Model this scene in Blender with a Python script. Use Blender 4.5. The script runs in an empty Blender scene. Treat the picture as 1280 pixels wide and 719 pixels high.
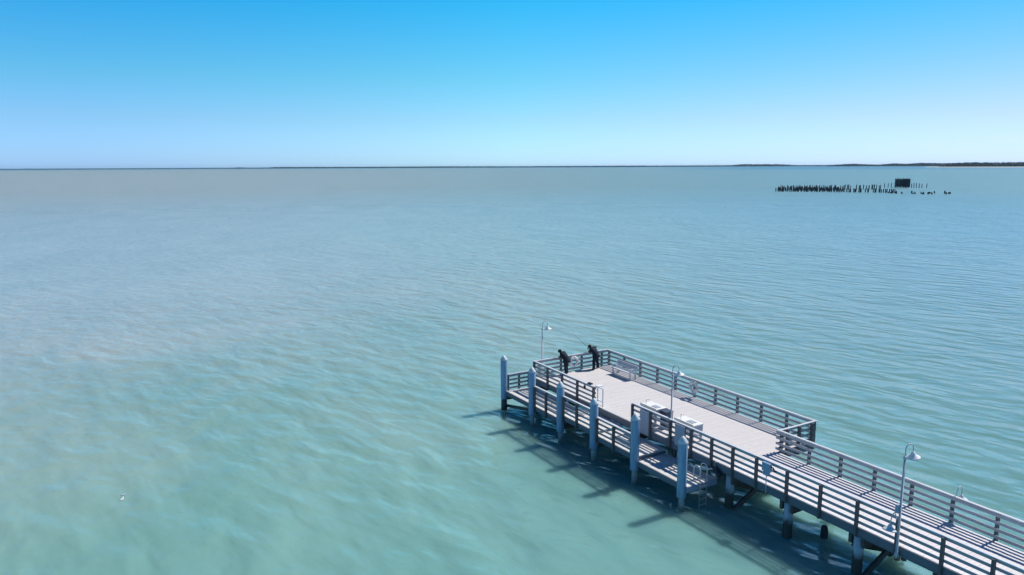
import bpy, math, random
from mathutils import Vector, Matrix
random.seed(7)
sc = bpy.context.scene
COL = sc.collection
D = 1.90                      # deck level above the water (water = z 0)
YAW = 0.527207                # camera bearing, measured from -X towards +Y
CAM = Vector((37.6021, -23.5199, 13.10548 + D))
SUN_ELEV = 49.5

# ------------------------------------------------------------------ materials
def nodes(name):
    m = bpy.data.materials.new(name); m.use_nodes = True
    nt = m.node_tree
    return m, nt, nt.nodes['Principled BSDF']
def N(nt, t, **kw):
    n = nt.nodes.new(t)
    for k, v in kw.items():
        if k.startswith('i_'):
            n.inputs[k[2:].replace('_', ' ')].default_value = v
        else: setattr(n, k, v)
    return n
def ramp(nt, stops, fac=None):
    r = nt.nodes.new('ShaderNodeValToRGB')
    e = r.color_ramp.elements
    while len(e) < len(stops): e.new(0.5)
    for el, (p, c) in zip(e, stops):
        el.position = p; el.color = (*c, 1) if len(c) == 3 else c
    if fac is not None: nt.links.new(fac, r.inputs[0])
    return r
def mixc(nt, f, a, b, mode='MIX'):
    n = nt.nodes.new('ShaderNodeMix'); n.data_type = 'RGBA'; n.blend_type = mode
    for sock, v in ((n.inputs[0], f), (n.inputs[6], a), (n.inputs[7], b)):
        if hasattr(v, 'is_linked'): nt.links.new(v, sock)
        else: sock.default_value = v if isinstance(v, (int, float)) else (*v, 1)
    return n.outputs[2]
def math_(nt, op, a, b=None, c=None, clamp=False):
    n = nt.nodes.new('ShaderNodeMath'); n.operation = op; n.use_clamp = clamp
    for i, v in enumerate((a, b, c)):
        if v is None: continue
        if hasattr(v, 'is_linked'): nt.links.new(v, n.inputs[i])
        else: n.inputs[i].default_value = v
    return n.outputs[0]

def weathered(name, c, rough=0.7, vary=0.16, scale=(2, 2, 2), stain=None, spec=0.3, bump=0.0, island=True):
    """paint or timber: board to board variation, soft blotches, small stains"""
    m, nt, b = nodes(name)
    tc = N(nt, 'ShaderNodeTexCoord')
    mp = N(nt, 'ShaderNodeMapping'); mp.inputs['Scale'].default_value = scale
    nt.links.new(tc.outputs['Object'], mp.inputs[0])
    n1 = N(nt, 'ShaderNodeTexNoise', i_Scale=1.0, i_Detail=5.0, i_Roughness=0.65)
    nt.links.new(mp.outputs[0], n1.inputs['Vector'])
    lo = tuple(x * (1 - vary) for x in c); hi = tuple(min(1, x * (1 + vary)) for x in c)
    col = ramp(nt, [(0.3, lo), (0.7, hi)], n1.outputs['Fac']).outputs[0]
    if island:
        g = N(nt, 'ShaderNodeNewGeometry')
        v = math_(nt, 'MULTIPLY_ADD', g.outputs['Random Per Island'], vary * 1.1, 1 - vary * 0.55)
        vm = nt.nodes.new('ShaderNodeCombineColor')
        for i in range(3): nt.links.new(v, vm.inputs[i])
        col = mixc(nt, 1.0, col, vm.outputs[0], 'MULTIPLY')
    if stain:
        n2 = N(nt, 'ShaderNodeTexNoise', i_Scale=1.3, i_Detail=8.0, i_Roughness=0.7)
        nt.links.new(tc.outputs['Object'], n2.inputs['Vector'])
        f = ramp(nt, [(0.52, (0, 0, 0)), (0.74, (1, 1, 1))], n2.outputs['Fac']).outputs[0]
        f = math_(nt, 'MULTIPLY', f, 0.5)
        col = mixc(nt, f, col, stain)
    nt.links.new(col, b.inputs['Base Color'])
    b.inputs['Roughness'].default_value = rough
    b.inputs['Specular IOR Level'].default_value = spec
    if bump:
        bp = N(nt, 'ShaderNodeBump', i_Strength=0.5, i_Distance=bump)
        nt.links.new(n1.outputs['Fac'], bp.inputs['Height']); nt.links.new(bp.outputs[0], b.inputs['Normal'])
    return m

M = {}
M['deck'] = weathered('deck_boards', (0.62, 0.595, 0.585), 0.75, 0.025, (.9, .9, .9), stain=(0.55, 0.53, 0.52))
M['walkdeck'] = weathered('walkway_boards', (0.70, 0.67, 0.68), 0.75, 0.04, (1.2, 1.2, 1.2), stain=(0.6, 0.57, 0.57))
M['dockdeck'] = weathered('dock_boards', (0.66, 0.63, 0.60), 0.75, 0.10, (1.2, 1.2, 1.2), stain=(0.45, 0.42, 0.38))
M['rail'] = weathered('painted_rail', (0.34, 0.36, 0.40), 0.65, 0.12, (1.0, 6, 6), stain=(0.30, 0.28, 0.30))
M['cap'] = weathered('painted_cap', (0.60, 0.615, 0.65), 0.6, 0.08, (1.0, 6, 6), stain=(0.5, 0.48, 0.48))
M['post'] = weathered('grey_post', (0.13, 0.12, 0.125), 0.75, 0.2, (5, 5, 1.5), stain=(0.08, 0.07, 0.06))
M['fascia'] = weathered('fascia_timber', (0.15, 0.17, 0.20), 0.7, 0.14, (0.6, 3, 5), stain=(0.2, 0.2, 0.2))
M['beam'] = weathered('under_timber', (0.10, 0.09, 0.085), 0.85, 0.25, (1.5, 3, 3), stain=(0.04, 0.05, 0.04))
M['white'] = weathered('white_enamel', (0.80, 0.80, 0.80), 0.4, 0.03, (3, 3, 3), spec=0.5, island=False)
M['panel'] = weathered('shaded_white_panel', (0.34, 0.38, 0.46), 0.55, 0.07, (3, 3, 3), stain=(0.42, 0.42, 0.42))  # white boards dimmed and blued: shade put into the colour
M['tabletop'] = weathered('table_top', (0.82, 0.81, 0.76), 0.45, 0.05, (4, 4, 4), stain=(0.6, 0.57, 0.5), spec=0.5)
M['pole'] = weathered('galvanised_pole', (0.52, 0.55, 0.58), 0.45, 0.08, (6, 6, 2), spec=0.5)
M['steel'] = weathered('steel', (0.60, 0.61, 0.62), 0.3, 0.06, (6, 6, 6), spec=0.5)
M['steel'].node_tree.nodes['Principled BSDF'].inputs['Metallic'].default_value = 0.5
M['dark'] = weathered('dark_plastic', (0.03, 0.033, 0.045), 0.55, 0.2, (5, 5, 5))
M['bin'] = weathered('bin_plastic', (0.07, 0.08, 0.12), 0.5, 0.15, (4, 4, 4))
M['ring'] = weathered('ring_foam', (0.78, 0.76, 0.75), 0.6, 0.05, (5, 5, 5))
M['ringband'] = weathered('ring_band', (0.42, 0.36, 0.42), 0.6, 0.1, (5, 5, 5))
M['rope'] = weathered('pale_hose', (0.62, 0.64, 0.62), 0.7, 0.1, (8, 8, 8))
M['bench'] = weathered('bench_slat', (0.55, 0.575, 0.62), 0.6, 0.07, (4, 4, 4))
M['oldwood'] = weathered('old_piling_wood', (0.058, 0.058, 0.070), 0.9, 0.35, (2, 2, 0.7), spec=0.15)  # lifted and blued, so the wood colour carries some distance haze
M['birdlime'] = weathered('bird_lime', (0.10, 0.10, 0.11), 0.9, 0.4, (1, 1, 1), spec=0.15)
M['jacket'] = weathered('dark_jacket', (0.016, 0.020, 0.034), 0.8, 0.25, (7, 7, 7), spec=0.2, island=False)
M['trouser'] = weathered('dark_trousers', (0.018, 0.021, 0.036), 0.85, 0.2, (7, 7, 7), spec=0.2, island=False)
M['skin'] = weathered('skin_tone', (0.33, 0.20, 0.14), 0.6, 0.05, (9, 9, 9), island=False)
M['knit'] = weathered('dark_knit', (0.016, 0.018, 0.026), 0.9, 0.2, (20, 20, 20), island=False)
M['gull'] = weathered('white_plumage', (0.82, 0.82, 0.82), 0.8, 0.04, (9, 9, 9), island=False)
M['gullgrey'] = weathered('grey_plumage', (0.40, 0.42, 0.45), 0.8, 0.06, (9, 9, 9), island=False)
M['beak'] = weathered('beak_yellow', (0.60, 0.35, 0.05), 0.5, 0.05, (9, 9, 9), island=False)
M['mangrove'] = weathered('mangrove_leaves', (0.010, 0.034, 0.045), 0.8, 0.4, (0.02, 0.02, 0.05), spec=0.2)  # blue of the distance haze is put into the leaf colour
M['sand'] = weathered('pale_sand', (0.55, 0.52, 0.45), 0.9, 0.1, (0.002, 0.002, 0.002), spec=0.2, island=False)
M['shoreland'] = weathered('shore_ground', (0.03, 0.06, 0.06), 0.9, 0.2, (0.003, 0.003, 0.003), spec=0.2, island=False)

def pile_material(name, top, low, z0, z1):
    """paint on top, wet weed and barnacle band near the waterline with a ragged edge"""
    m, nt, b = nodes(name)
    g = N(nt, 'ShaderNodeNewGeometry'); sx = N(nt, 'ShaderNodeSeparateXYZ')
    nt.links.new(g.outputs['Position'], sx.inputs[0])
    n = N(nt, 'ShaderNodeTexNoise', i_Scale=5.0, i_Detail=6.0, i_Roughness=0.7)
    nt.links.new(g.outputs['Position'], n.inputs['Vector'])
    z = math_(nt, 'ADD', sx.outputs[2], math_(nt, 'MULTIPLY_ADD', n.outputs['Fac'], 0.7, -0.35))
    mr = N(nt, 'ShaderNodeMapRange'); mr.inputs['From Min'].default_value = z0; mr.inputs['From Max'].default_value = z1
    nt.links.new(z, mr.inputs[0])
    mp2 = N(nt, 'ShaderNodeMapping'); mp2.inputs['Scale'].default_value = (7, 7, .9); nt.links.new(g.outputs['Position'], mp2.inputs[0])
    n2 = N(nt, 'ShaderNodeTexNoise', i_Scale=1.0, i_Detail=6.0, i_Roughness=.7); nt.links.new(mp2.outputs[0], n2.inputs['Vector'])
    t = ramp(nt, [(0.3, tuple(x * .66 for x in top)), (0.7, tuple(min(1, x * 1.08) for x in top))], n2.outputs['Fac']).outputs[0]
    nt.links.new(mixc(nt, mr.outputs[0], low, t), b.inputs['Base Color'])
    b.inputs['Roughness'].default_value = 0.6
    return m
M['sleeve'] = pile_material('pile_sleeve', (0.27, 0.42, 0.60), (0.20, 0.26, 0.30), 0.35, 0.9)  # white sleeve; the blue of its shaded side is put into the colour
M['sleeve'].node_tree.nodes['Principled BSDF'].inputs['Roughness'].default_value = .3
M['cap_paint'] = weathered('pile_cap_paint', (0.62, 0.66, 0.70), 0.45, 0.05, (4, 4, 4), spec=0.5, island=False)
M['core'] = pile_material('pile_core', (0.46, 0.46, 0.43), (0.16, 0.17, 0.14), 0.05, 0.5)
M['darkcore'] = pile_material('pile_dark_core', (0.10, 0.10, 0.10), (0.04, 0.045, 0.035), 0.05, 0.5)
M['pierpile'] = pile_material('pier_pile', (0.50, 0.54, 0.60), (0.055, 0.055, 0.045), 0.62, 0.95)

# ------------------------------------------------------------------ mesh builder
class MB:
    def __init__(s): s.v = []; s.f = []; s.sm = []; s.mi = []
    def add(s, vs, fs, smooth=False, mi=0):
        k = len(s.v); s.v += [tuple(p) for p in vs]
        s.f += [tuple(i + k for i in f) for f in fs]; s.sm += [smooth] * len(fs); s.mi += [mi] * len(fs)
        return s
    def box(s, x0, x1, y0, y1, z0, z1, mi=0, bev=0.0):
        vs = [(x, y, z) for z in (z0, z1) for y in (y0, y1) for x in (x0, x1)]
        fs = [(0, 2, 3, 1), (4, 5, 7, 6), (0, 1, 5, 4), (2, 6, 7, 3), (0, 4, 6, 2), (1, 3, 7, 5)]
        return s.add(vs, fs, False, mi)
    def bar(s, a, b, w, h, up=(0, 0, 1), mi=0):
        a, b = Vector(a), Vector(b); d = (b - a).normalized(); u = Vector(up)
        if abs(d.dot(u)) > .98: u = Vector((1, 0, 0))
        r = d.cross(u).normalized(); u = r.cross(d).normalized()
        vs = []
        for p in (a, b):
            for i, j in ((-1, -1), (1, -1), (1, 1), (-1, 1)): vs.append(p + r * (i * w / 2) + u * (j * h / 2))
        return s.add(vs, [(0, 1, 2, 3)[::-1], (4, 5, 6, 7), (0, 1, 5, 4), (1, 2, 6, 5), (2, 3, 7, 6), (3, 0, 4, 7)], False, mi)
    def tube(s, pts, r, n=10, mi=0, caps=True):
        pts = [Vector(p) for p in pts]; rs = r if isinstance(r, (list, tuple)) else [r] * len(pts)
        t0 = (pts[1] - pts[0]).normalized()
        u = t0.orthogonal().normalized()
        vs = []
        for i, p in enumerate(pts):
            t = (pts[min(i + 1, len(pts) - 1)] - pts[max(i - 1, 0)]).normalized()
            u = (u - t * u.dot(t)).normalized(); w = t.cross(u)
            for k in range(n):
                a = 2 * math.pi * k / n
                vs.append(p + (u * math.cos(a) + w * math.sin(a)) * rs[i])
        fs = [(i * n + k, i * n + (k + 1) % n, (i + 1) * n + (k + 1) % n, (i + 1) * n + k) for i in range(len(pts) - 1) for k in range(n)]
        s.add(vs, fs, True, mi)
        if caps:
            k = len(s.v) - len(vs)
            s.f += [tuple(k + j for j in range(n))[::-1], tuple(k + (len(pts) - 1) * n + j for j in range(n))]; s.sm += [False, False]; s.mi += [mi, mi]
        return s
    def lathe(s, prof, c, n=20, mi=0, smooth=True, axis=None):
        """prof: (radius, z) list, around the axis through c"""
        R = Matrix.Identity(3)
        if axis is not None: R = Vector((0, 0, 1)).rotation_difference(Vector(axis)).to_matrix()
        c = Vector(c); vs = []
        for r, z in prof:
            for k in range(n):
                a = 2 * math.pi * k / n
                vs.append(c + R @ Vector((r * math.cos(a), r * math.sin(a), z)))
        fs = [(i * n + k, i * n + (k + 1) % n, (i + 1) * n + (k + 1) % n, (i + 1) * n + k) for i in range(len(prof) - 1) for k in range(n)]
        s.add(vs, fs, smooth, mi)
        k = len(s.v) - len(vs)
        if prof[0][0] > 1e-4: s.f.append(tuple(k + j for j in range(n))[::-1]); s.sm.append(False); s.mi.append(mi)
        if prof[-1][0] > 1e-4: s.f.append(tuple(k + (len(prof) - 1) * n + j for j in range(n))); s.sm.append(False); s.mi.append(mi)
        return s
    def torus(s, c, R, r, ax, n=32, m=10, mi=0, a0=0, a1=2 * math.pi):
        ax = Vector(ax).normalized(); u = ax.orthogonal().normalized(); w = ax.cross(u); c = Vector(c)
        full = abs(a1 - a0 - 2 * math.pi) < 1e-6; vs = []; nn = n if full else n + 1
        for i in range(nn):
            a = a0 + (a1 - a0) * i / n; d = u * math.cos(a) + w * math.sin(a)
            for j in range(m):
                b = 2 * math.pi * j / m
                vs.append(c + d * (R + r * math.cos(b)) + ax * (r * math.sin(b)))
        fs = [(i * m + j, ((i + 1) % nn) * m + j, ((i + 1) % nn) * m + (j + 1) % m, i * m + (j + 1) % m) for i in range(n) for j in range(m)]
        return s.add(vs, fs, True, mi)
    def ellipsoid(s, c, rx, ry, rz, nu=12, nv=8, mi=0, rot=None):
        vs = []; c = Vector(c)
        for i in range(nv + 1):
            t = math.pi * i / nv
            for k in range(nu):
                a = 2 * math.pi * k / nu
                p = Vector((rx * math.sin(t) * math.cos(a), ry * math.sin(t) * math.sin(a), rz * math.cos(t)))
                vs.append(c + (rot @ p if rot else p))
        fs = [(i * nu + k, (i + 1) * nu + k, (i + 1) * nu + (k + 1) % nu, i * nu + (k + 1) % nu) for i in range(nv) for k in range(nu)]
        return s.add(vs, fs, True, mi)
    def build(s, name, mats, parent=None):
        me = bpy.data.meshes.new(name)
        o = (0, 0, 0)
        if parent is not None: o = root_loc(parent)
        me.from_pydata([(x - o[0], y - o[1], z - o[2]) for x, y, z in s.v], [], s.f)
        me.polygons.foreach_set('use_smooth', s.sm); me.polygons.foreach_set('material_index', s.mi)
        for m in (mats if isinstance(mats, (list, tuple)) else [mats]): me.materials.append(m)
        me.update()
        ob = bpy.data.objects.new(name, me); COL.objects.link(ob)
        if parent is not None: ob.parent = parent
        return ob
def root_loc(o):
    while o.parent is not None: o = o.parent
    return o.location
def tag(o, label=None, cat=None, group=None, kind=None):
    if label: o['label'] = label
    if cat: o['category'] = cat
    if group: o['group'] = group
    if kind: o['kind'] = kind
    return o
def thing(name, label, cat, loc, group=None):
    o = bpy.data.objects.new(name, None); COL.objects.link(o); o.location = loc; o.empty_display_size = 0.3
    return tag(o, label, cat, group)
GULL_A, GULL_B = (1.47, -23.20), (1.02, -23.13)
J = lambda a: random.uniform(-a, a)

# ------------------------------------------------------------------ fishing pier
L, W, WK, XE = 16.08, 5.70, 3.20, 46.0
pier = thing('fishing_pier', 'long pale timber pier with a walkway that widens into a square fishing platform', 'pier', (L, 1.6, 0))
def planks(x0, x1, y0, y1, z, th=0.045, bw=0.145, gap=0.004):
    m = MB(); x = x0
    while x < x1 - 0.02:
        e = min(x + bw - gap, x1); dz = J(0.002)
        m.box(x, e, y0 + J(0.004), y1 + J(0.004), z - th + dz, z + dz); x += bw
    return m
planks(0.0, L, 0.0, W, D).build('platform_deck', M['deck'], pier)
planks(L + 0.003, XE, 0.0, WK, D).build('walkway_deck', M['walkdeck'], pier)
# joists and edge boards
m = MB()
for y in (0.7, 1.35, 2.0, 2.65): m.box(0.05, XE, y - .04, y + .04, D - .30, D - .05)
for y in (3.3, 3.95, 4.6, 5.2): m.box(0.05, L - .05, y - .04, y + .04, D - .30, D - .05)
m.build('joist', M['beam'], pier)
def boards_x(m, x0, x1, y0, y1, z0, z1, step=4.66):
    x = x0
    while x < x1 - .05:
        e = min(x + step - .004, x1); dy = J(.004); dz = J(.005)
        m.box(x, e, y0 + dy, y1 + dy, z0 + dz, z1 + dz); x += step
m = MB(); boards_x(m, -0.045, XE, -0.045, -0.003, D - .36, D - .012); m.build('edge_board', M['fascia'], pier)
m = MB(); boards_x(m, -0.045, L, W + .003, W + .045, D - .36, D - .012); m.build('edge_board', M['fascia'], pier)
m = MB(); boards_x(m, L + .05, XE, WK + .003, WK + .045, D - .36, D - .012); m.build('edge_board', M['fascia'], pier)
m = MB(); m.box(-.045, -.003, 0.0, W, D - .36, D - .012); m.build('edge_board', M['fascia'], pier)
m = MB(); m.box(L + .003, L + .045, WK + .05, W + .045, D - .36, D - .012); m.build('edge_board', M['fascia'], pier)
def pier_pile(x, y):
    m = MB(); r = 0.185
    m.lathe([(r, -2.2), (r * 1.05, -.2), (r * 1.04, .35), (r, .8), (r * .98, D - .40)], (x + J(.02), y + J(.02), 0), 18)
    m.build('pile', M['pierpile'], pier)
bents = [0.45 + 3.135 * i for i in range(14)]
for i, x in enumerate(bents):
    ys = (0.12, 2.8, 5.45) if x < L else (0.12, 2.8)
    for y in ys: pier_pile(x, y)
    m = MB()
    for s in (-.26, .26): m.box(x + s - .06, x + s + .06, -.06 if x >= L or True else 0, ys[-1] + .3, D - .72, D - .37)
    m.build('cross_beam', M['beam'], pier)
for bi in (5, 7):
    x = bents[bi]
    m = MB(); m.bar((x - .22, 0.1, 1.12), (x - .22, 2.85, 0.02), .10, .24); m.build('brace', M['beam'], pier)
    m = MB(); m.bar((x + .22, 2.85, 1.2), (x + .22, 0.1, -.1), .10, .24); m.build('brace', M['beam'], pier)
# broken fender timber hanging at the far pile of the braced bent
x = bents[7]
m = MB(); m.bar((x - .16, 2.30, 1.25), (x - .10, 2.35, .02), .20, .12); m.bar((x + .10, 2.32, 1.2), (x + .22, 2.3, -.12), .18, .14); m.bar((x + .3, 2.42, 1.0), (x + .46, 2.3, .10), .14, .18)
m.build('broken_fender', M['beam'], pier)
m = MB(); m.bar((x + .20, 2.20, .95), (x + .23, 2.18, .12), .08, .05); m.build('split_plank', M['tabletop'], pier)

# lone old stub in the water under the walkway
m = MB(); m.lathe([(.15, -1), (.15, .1), (.14, .38), (.11, .50), (.05, .53)], (20.05, 1.38, 0), 12)
tag(m.build('broken_piling', M['oldwood']), 'short dark broken piling stub rising from the water beneath the walkway', 'piling')

# ------------------------------------------------------------------ railings
RH = 1.07
def rail(name, label, a, b, z, side, posts, group='railings round the pier', slat_z=(.10, .363, .627, .890), h=RH, below=.34, ends=(0, 0), endcap=(0, 0)):
    """a,b: (x,y) ends on the deck edge; side: unit vector pointing outward (posts outside, boards inside)"""
    a, b = Vector((*a, 0)), Vector((*b, 0)); d = (b - a); ln = d.length; d.normalize(); s = Vector((*side, 0))
    t = thing(name, label, 'railing', (a.x, a.y, z), group)
    m = MB(); x = -ends[0]
    while x < ln + ends[1] - .05:          # top board, in lengths
        e = min(x + 4.66, ln + ends[1]); o = s * .02 + s * J(.005); zz = z + h - .019 + J(.004)
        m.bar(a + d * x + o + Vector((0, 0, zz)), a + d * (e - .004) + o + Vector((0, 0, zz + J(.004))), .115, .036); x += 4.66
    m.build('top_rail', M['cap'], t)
    for sz in slat_z:
        m = MB(); x = -endcap[0]
        while x < ln + endcap[1] - .05:
            e = min(x + 3.11, ln + endcap[1]); o = s * (-.022 + J(.003)); z0 = z + sz * h / 1.07 + .067 + J(.005); z1 = z + sz * h / 1.07 + .067 + J(.005)
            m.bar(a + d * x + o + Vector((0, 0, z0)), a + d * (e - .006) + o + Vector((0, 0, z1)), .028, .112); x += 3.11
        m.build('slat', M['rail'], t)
    for p in posts:
        c = a + d * p + s * .09; lean = s * J(.008)
        m = MB(); m.bar(c + Vector((0, 0, z - below)), c + lean + Vector((0, 0, z + h - .042)), .135, .09, up=d)
        m.build('post', M['post'], t)
    return t
def spaced(l, first=.07, last=.07, pitch=1.55):
    n = max(1, round((l - first - last) / pitch)); return [first + (l - first - last) * i / n for i in range(n + 1)]
X0, S = 17.6977, 1.55373
rail('railing', 'short railing on the platform beside the gap, nearest the two anglers', (0, 0), (6.34, 0), D, (0, -1), spaced(6.34), ends=(.12, .06))
near_posts = [.07, 1.45, 2.9, 4.3, 5.6, 6.85] + [X0 + S * i - 9.55 for i in range(0, 19)]
rail('railing', 'long railing along the near edge from the dock steps down the whole walkway', (9.55, 0), (XE, 0), D, (0, -1), near_posts, ends=(.06, 0))
rail('railing', 'seaward end railing of the platform where the two anglers stand', (0, 0.05), (0, W - .05), D, (-1, 0), spaced(W - .1, .35, .35), ends=(.02, .02))
rail('railing', 'far edge platform railing with a bench and life ring on its inner side', (0, W), (L, W), D, (0, 1), spaced(L), ends=(.12, .12))
rail('railing', 'short cross railing where the platform narrows to the walkway', (L, WK + .05), (L, W - .05), D, (1, 0), [.45, 1.25, 2.15], ends=(.05, .02), endcap=(.0, 0))
far_posts = [.10] + [X0 + S * i - L for i in range(0, 19)]
rail('railing', 'long far edge railing of the walkway with sunlit top facing open water', (L, WK), (XE, WK), D, (0, 1), far_posts, ends=(.1, 0), endcap=(.12, 0))

# ------------------------------------------------------------------ lower dock
YD = -1.85
dock = thing('lower_dock', 'narrow stepped boarding dock attached low along the near side of the platform', 'dock', (7, -.9, 0))
secs = [(-.36, 5.72, -.68), (5.725, 8.84, -.36), (8.845, 12.18, -.52), (12.185, 15.52, -.73)]
for x0, x1, z in secs:
    planks(x0, x1, YD, -.10, D + z).build('deck_section', M['dockdeck'], dock)
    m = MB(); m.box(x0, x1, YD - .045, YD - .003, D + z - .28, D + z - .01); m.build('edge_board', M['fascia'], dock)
    m = MB()
    for y in (-1.35, -.9, -.45): m.box(x0 + .02, x1 - .02, y - .04, y + .04, D + z - .28, D + z - .05)
    m.build('joist', M['beam'], dock)
    m = MB(); m.box(x1 - .002, x1 + .04, YD - .045, -.10, D + z - .28, D + z - .012) if x1 > 15 else m.box(x1 - .045, x1 - .003, YD, -.10, D + z - .26, D + z - .05)
    m.build('step_riser', M['panel'] if x1 > 15 else M['fascia'], dock)
m = MB(); m.box(-.405, -.363, YD - .045, -.10, D - .96, D - .69); m.build('edge_board', M['fascia'], dock)
for x in (-.30, 2.83, 5.77, 8.83, 12.07, 15.2):
    m = MB(); m.box(x - .08, x + .08, YD + .02, -.1, D - 1.22, D - 1.02); m.build('cross_beam', M['beam'], dock)
m = MB(); m.bar((-.35, -1.78, .26), (2.75, -1.78, .84), .09, .17); m.build('brace', M['beam'], dock)
m = MB(); m.bar((-.3, -1.5, .95), (-.3, -.1, .35), .09, .16); m.build('brace', M['beam'], dock)
DG = 'railings of the lower dock'
rail('railing', 'railing at the far outer end of the lower dock beside its corner mooring pile', (-.36, -1.72), (-.36, -.12), D - .68, (-1, 0), [.05, .83, 1.55], DG, h=1.05)
rail('railing', 'first lower dock side railing from the sea end, between two mooring piles', (3.03, YD), (5.57, YD), D - .68, (0, -1), [.06, 1.27, 2.48], DG, h=1.22)
rail('railing', 'highest middle railing on the lower dock, in front of the platform gap', (5.97, YD), (8.64, YD), D - .36, (0, -1), [.06, 1.33, 2.6], DG, h=1.11)
rail('railing', 'lower dock railing nearest the open boarding step', (9.02, YD), (11.87, YD), D - .52, (0, -1), [.06, 1.42, 2.79], DG, h=1.0)

# mooring piles
pl = [(-.48, 1.56, 'white capped mooring pile at the far corner of the lower dock'),
      (2.83, 1.61, 'white capped mooring pile at the open end of the first lower railing'),
      (5.77, 1.50, 'white capped mooring pile where the lower dock railing steps up'),
      (8.83, 1.42, 'white capped mooring pile where the lower dock railing steps down'),
      (12.07, 1.58, 'white capped mooring pile at the end of the lower dock railing by the step'),
      (15.27, 1.50, 'white capped mooring pile beside the swim ladder, nearest the walkway')]
for i, (x, zt, lab) in enumerate(pl):
    y = -1.95
    t = thing('mooring_pile', lab, 'pile', (x, y, 0), 'mooring piles of the lower dock')
    zt += D; r = .212; lo = (.62 if i else .75) + J(.08)
    m = MB(); m.lathe([(r * .99, lo), (r, lo + .05), (r, zt - .26), (r * .97, zt - .24)], (x, y, 0), 20); m.build('sleeve', M['sleeve'], t)
    m = MB(); m.lathe([(r * 1.05, zt - .27), (r * 1.05, zt - .235), (r * .5, zt - .06), (.02, zt + .03)], (x, y, 0), 20); m.build('pile_cap', M['cap_paint'], t)
    rr = .13 if i else .185
    m = MB(); m.lathe([(rr * 1.05, -1.5), (rr * 1.05, .1), (rr, lo + .1)], (x + (.02 if i else 0), y, 0), 14); m.build('pile_shaft', M['core'] if i else M['darkcore'], t)

# ------------------------------------------------------------------ lamps
def arc(c, r, a0, a1, n, ez=1.0, dirv=(0, 1)):
    out = []
    for i in range(n + 1):
        a = a0 + (a1 - a0) * i / n
        out.append((c[0] + dirv[0] * r * math.cos(a), c[1] + dirv[1] * r * math.cos(a), c[2] + r * ez * math.sin(a)))
    return out
def shade_head(t, x, y, z, tilt=(0, 0, 1), s=1.0):
    """bell shade hung at (x,y,z) = top of the shade"""
    m = MB()
    m.lathe([(.035 * s, .06), (.055 * s, .03), (.075 * s, -.02), (.11 * s, -.07), (.20 * s, -.13), (.235 * s, -.16), (.225 * s, -.16), (.18 * s, -.125), (.09 * s, -.07), (.02, -.04)], (x, y, z), 20, axis=tilt)
    sh = m.build('lamp_shade', M['white'], t)
    tv = Vector(tilt).normalized(); c = Vector((x, y, z)) - tv * .115 * s
    m = MB(); m.ellipsoid(c, .05, .05, .06, 10, 6); m.build('bulb', M['ring'], sh)
def gooseneck(t, x, y, z, dirv, off=.34, rise=.50, z_sh=None):
    d = Vector((*dirv, 0)).normalized(); r = off / 2
    pts = [(x, y, z), (x, y, z + rise * .5)] + [p for p in arc((x + d.x * r, y + d.y * r, z + rise * .55), r, math.pi, 0, 10, 1.05, (d.x, d.y))]
    e = pts[-1]; zs = z_sh if z_sh is not None else z + .10
    pts.append((e[0], e[1], zs + .04))
    m = MB(); m.tube(pts, .019, 8); m.build('gooseneck', M['pole'], t)
    tl = Vector((d.x * -.18, d.y * -.18, 1))
    shade_head(t, e[0], e[1], zs, tl)
LG = 'gooseneck lamps of the pier'
def lamp(label, x, y, z0, zt, dirv):
    t = thing('lamp_post', label, 'street lamp', (x, y, z0), LG)
    m = MB(); m.lathe([(.075, z0), (.075, z0 + .10), (.045, z0 + .12), (.038, zt)], (x, y, 0), 12)
    m.lathe([(.062, zt - .02), (.062, zt + .05), (.02, zt + .07)], (x, y, 0), 12); m.build('pole', M['pole'], t)
    gooseneck(t, x, y, zt + .04, dirv)
    return t
lamp('white gooseneck lamp on the sea end railing behind the anglers', -.16, .66, D - .3, D + 2.98, (.25, 1))
lamp('white gooseneck lamp standing between the two white cleaning tables', 12.24, .14, D, D + 3.18, (.25, 1))
tC = lamp('tall gooseneck lamp on the outer side of the walkway railing, nearest the camera', 24.0, -.17, D - .34, D + 3.25, (.2, 1))
m = MB(); m.box(23.86, 23.98, -.26, -.10, D + 1.25, D + 1.55); m.build('junction_box', M['panel'], tC)
t = thing('water_light', 'low gooseneck light hanging over the water beside the tall lamp on the near railing', 'lamp', (23.9, -.16, D + .9), 'low water lights on the railings')
m = MB(); pts = [(23.9, -.15, D + .95)] + [(23.88, -.15 - .34 * k / 8, D + 1.0 + .26 * math.sin(math.pi * k / 8)) for k in range(1, 9)] + [(23.88, -.49, D + .86)]
m.tube(pts, .018, 8); m.build('gooseneck', M['pole'], t); shade_head(t, 23.88, -.49, D + .84, (0, .15, 1))
t = thing('water_light', 'low gooseneck light on the outer side of the far walkway railing', 'lamp', (24.0, 3.35, D + .9), 'low water lights on the railings')
m = MB(); pts = [(24.0, 3.31, D + .8), (24.0, 3.33, D + 1.05)] + arc((24.0, 3.50, D + 1.18), .17, math.pi, 0, 10, 1.1) + [(24.0, 3.67, D + .98)]
m.tube(pts, .018, 8); m.build('gooseneck', M['pole'], t); shade_head(t, 24.0, 3.67, D + .96, (0, -.15, 1), .9)

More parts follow.
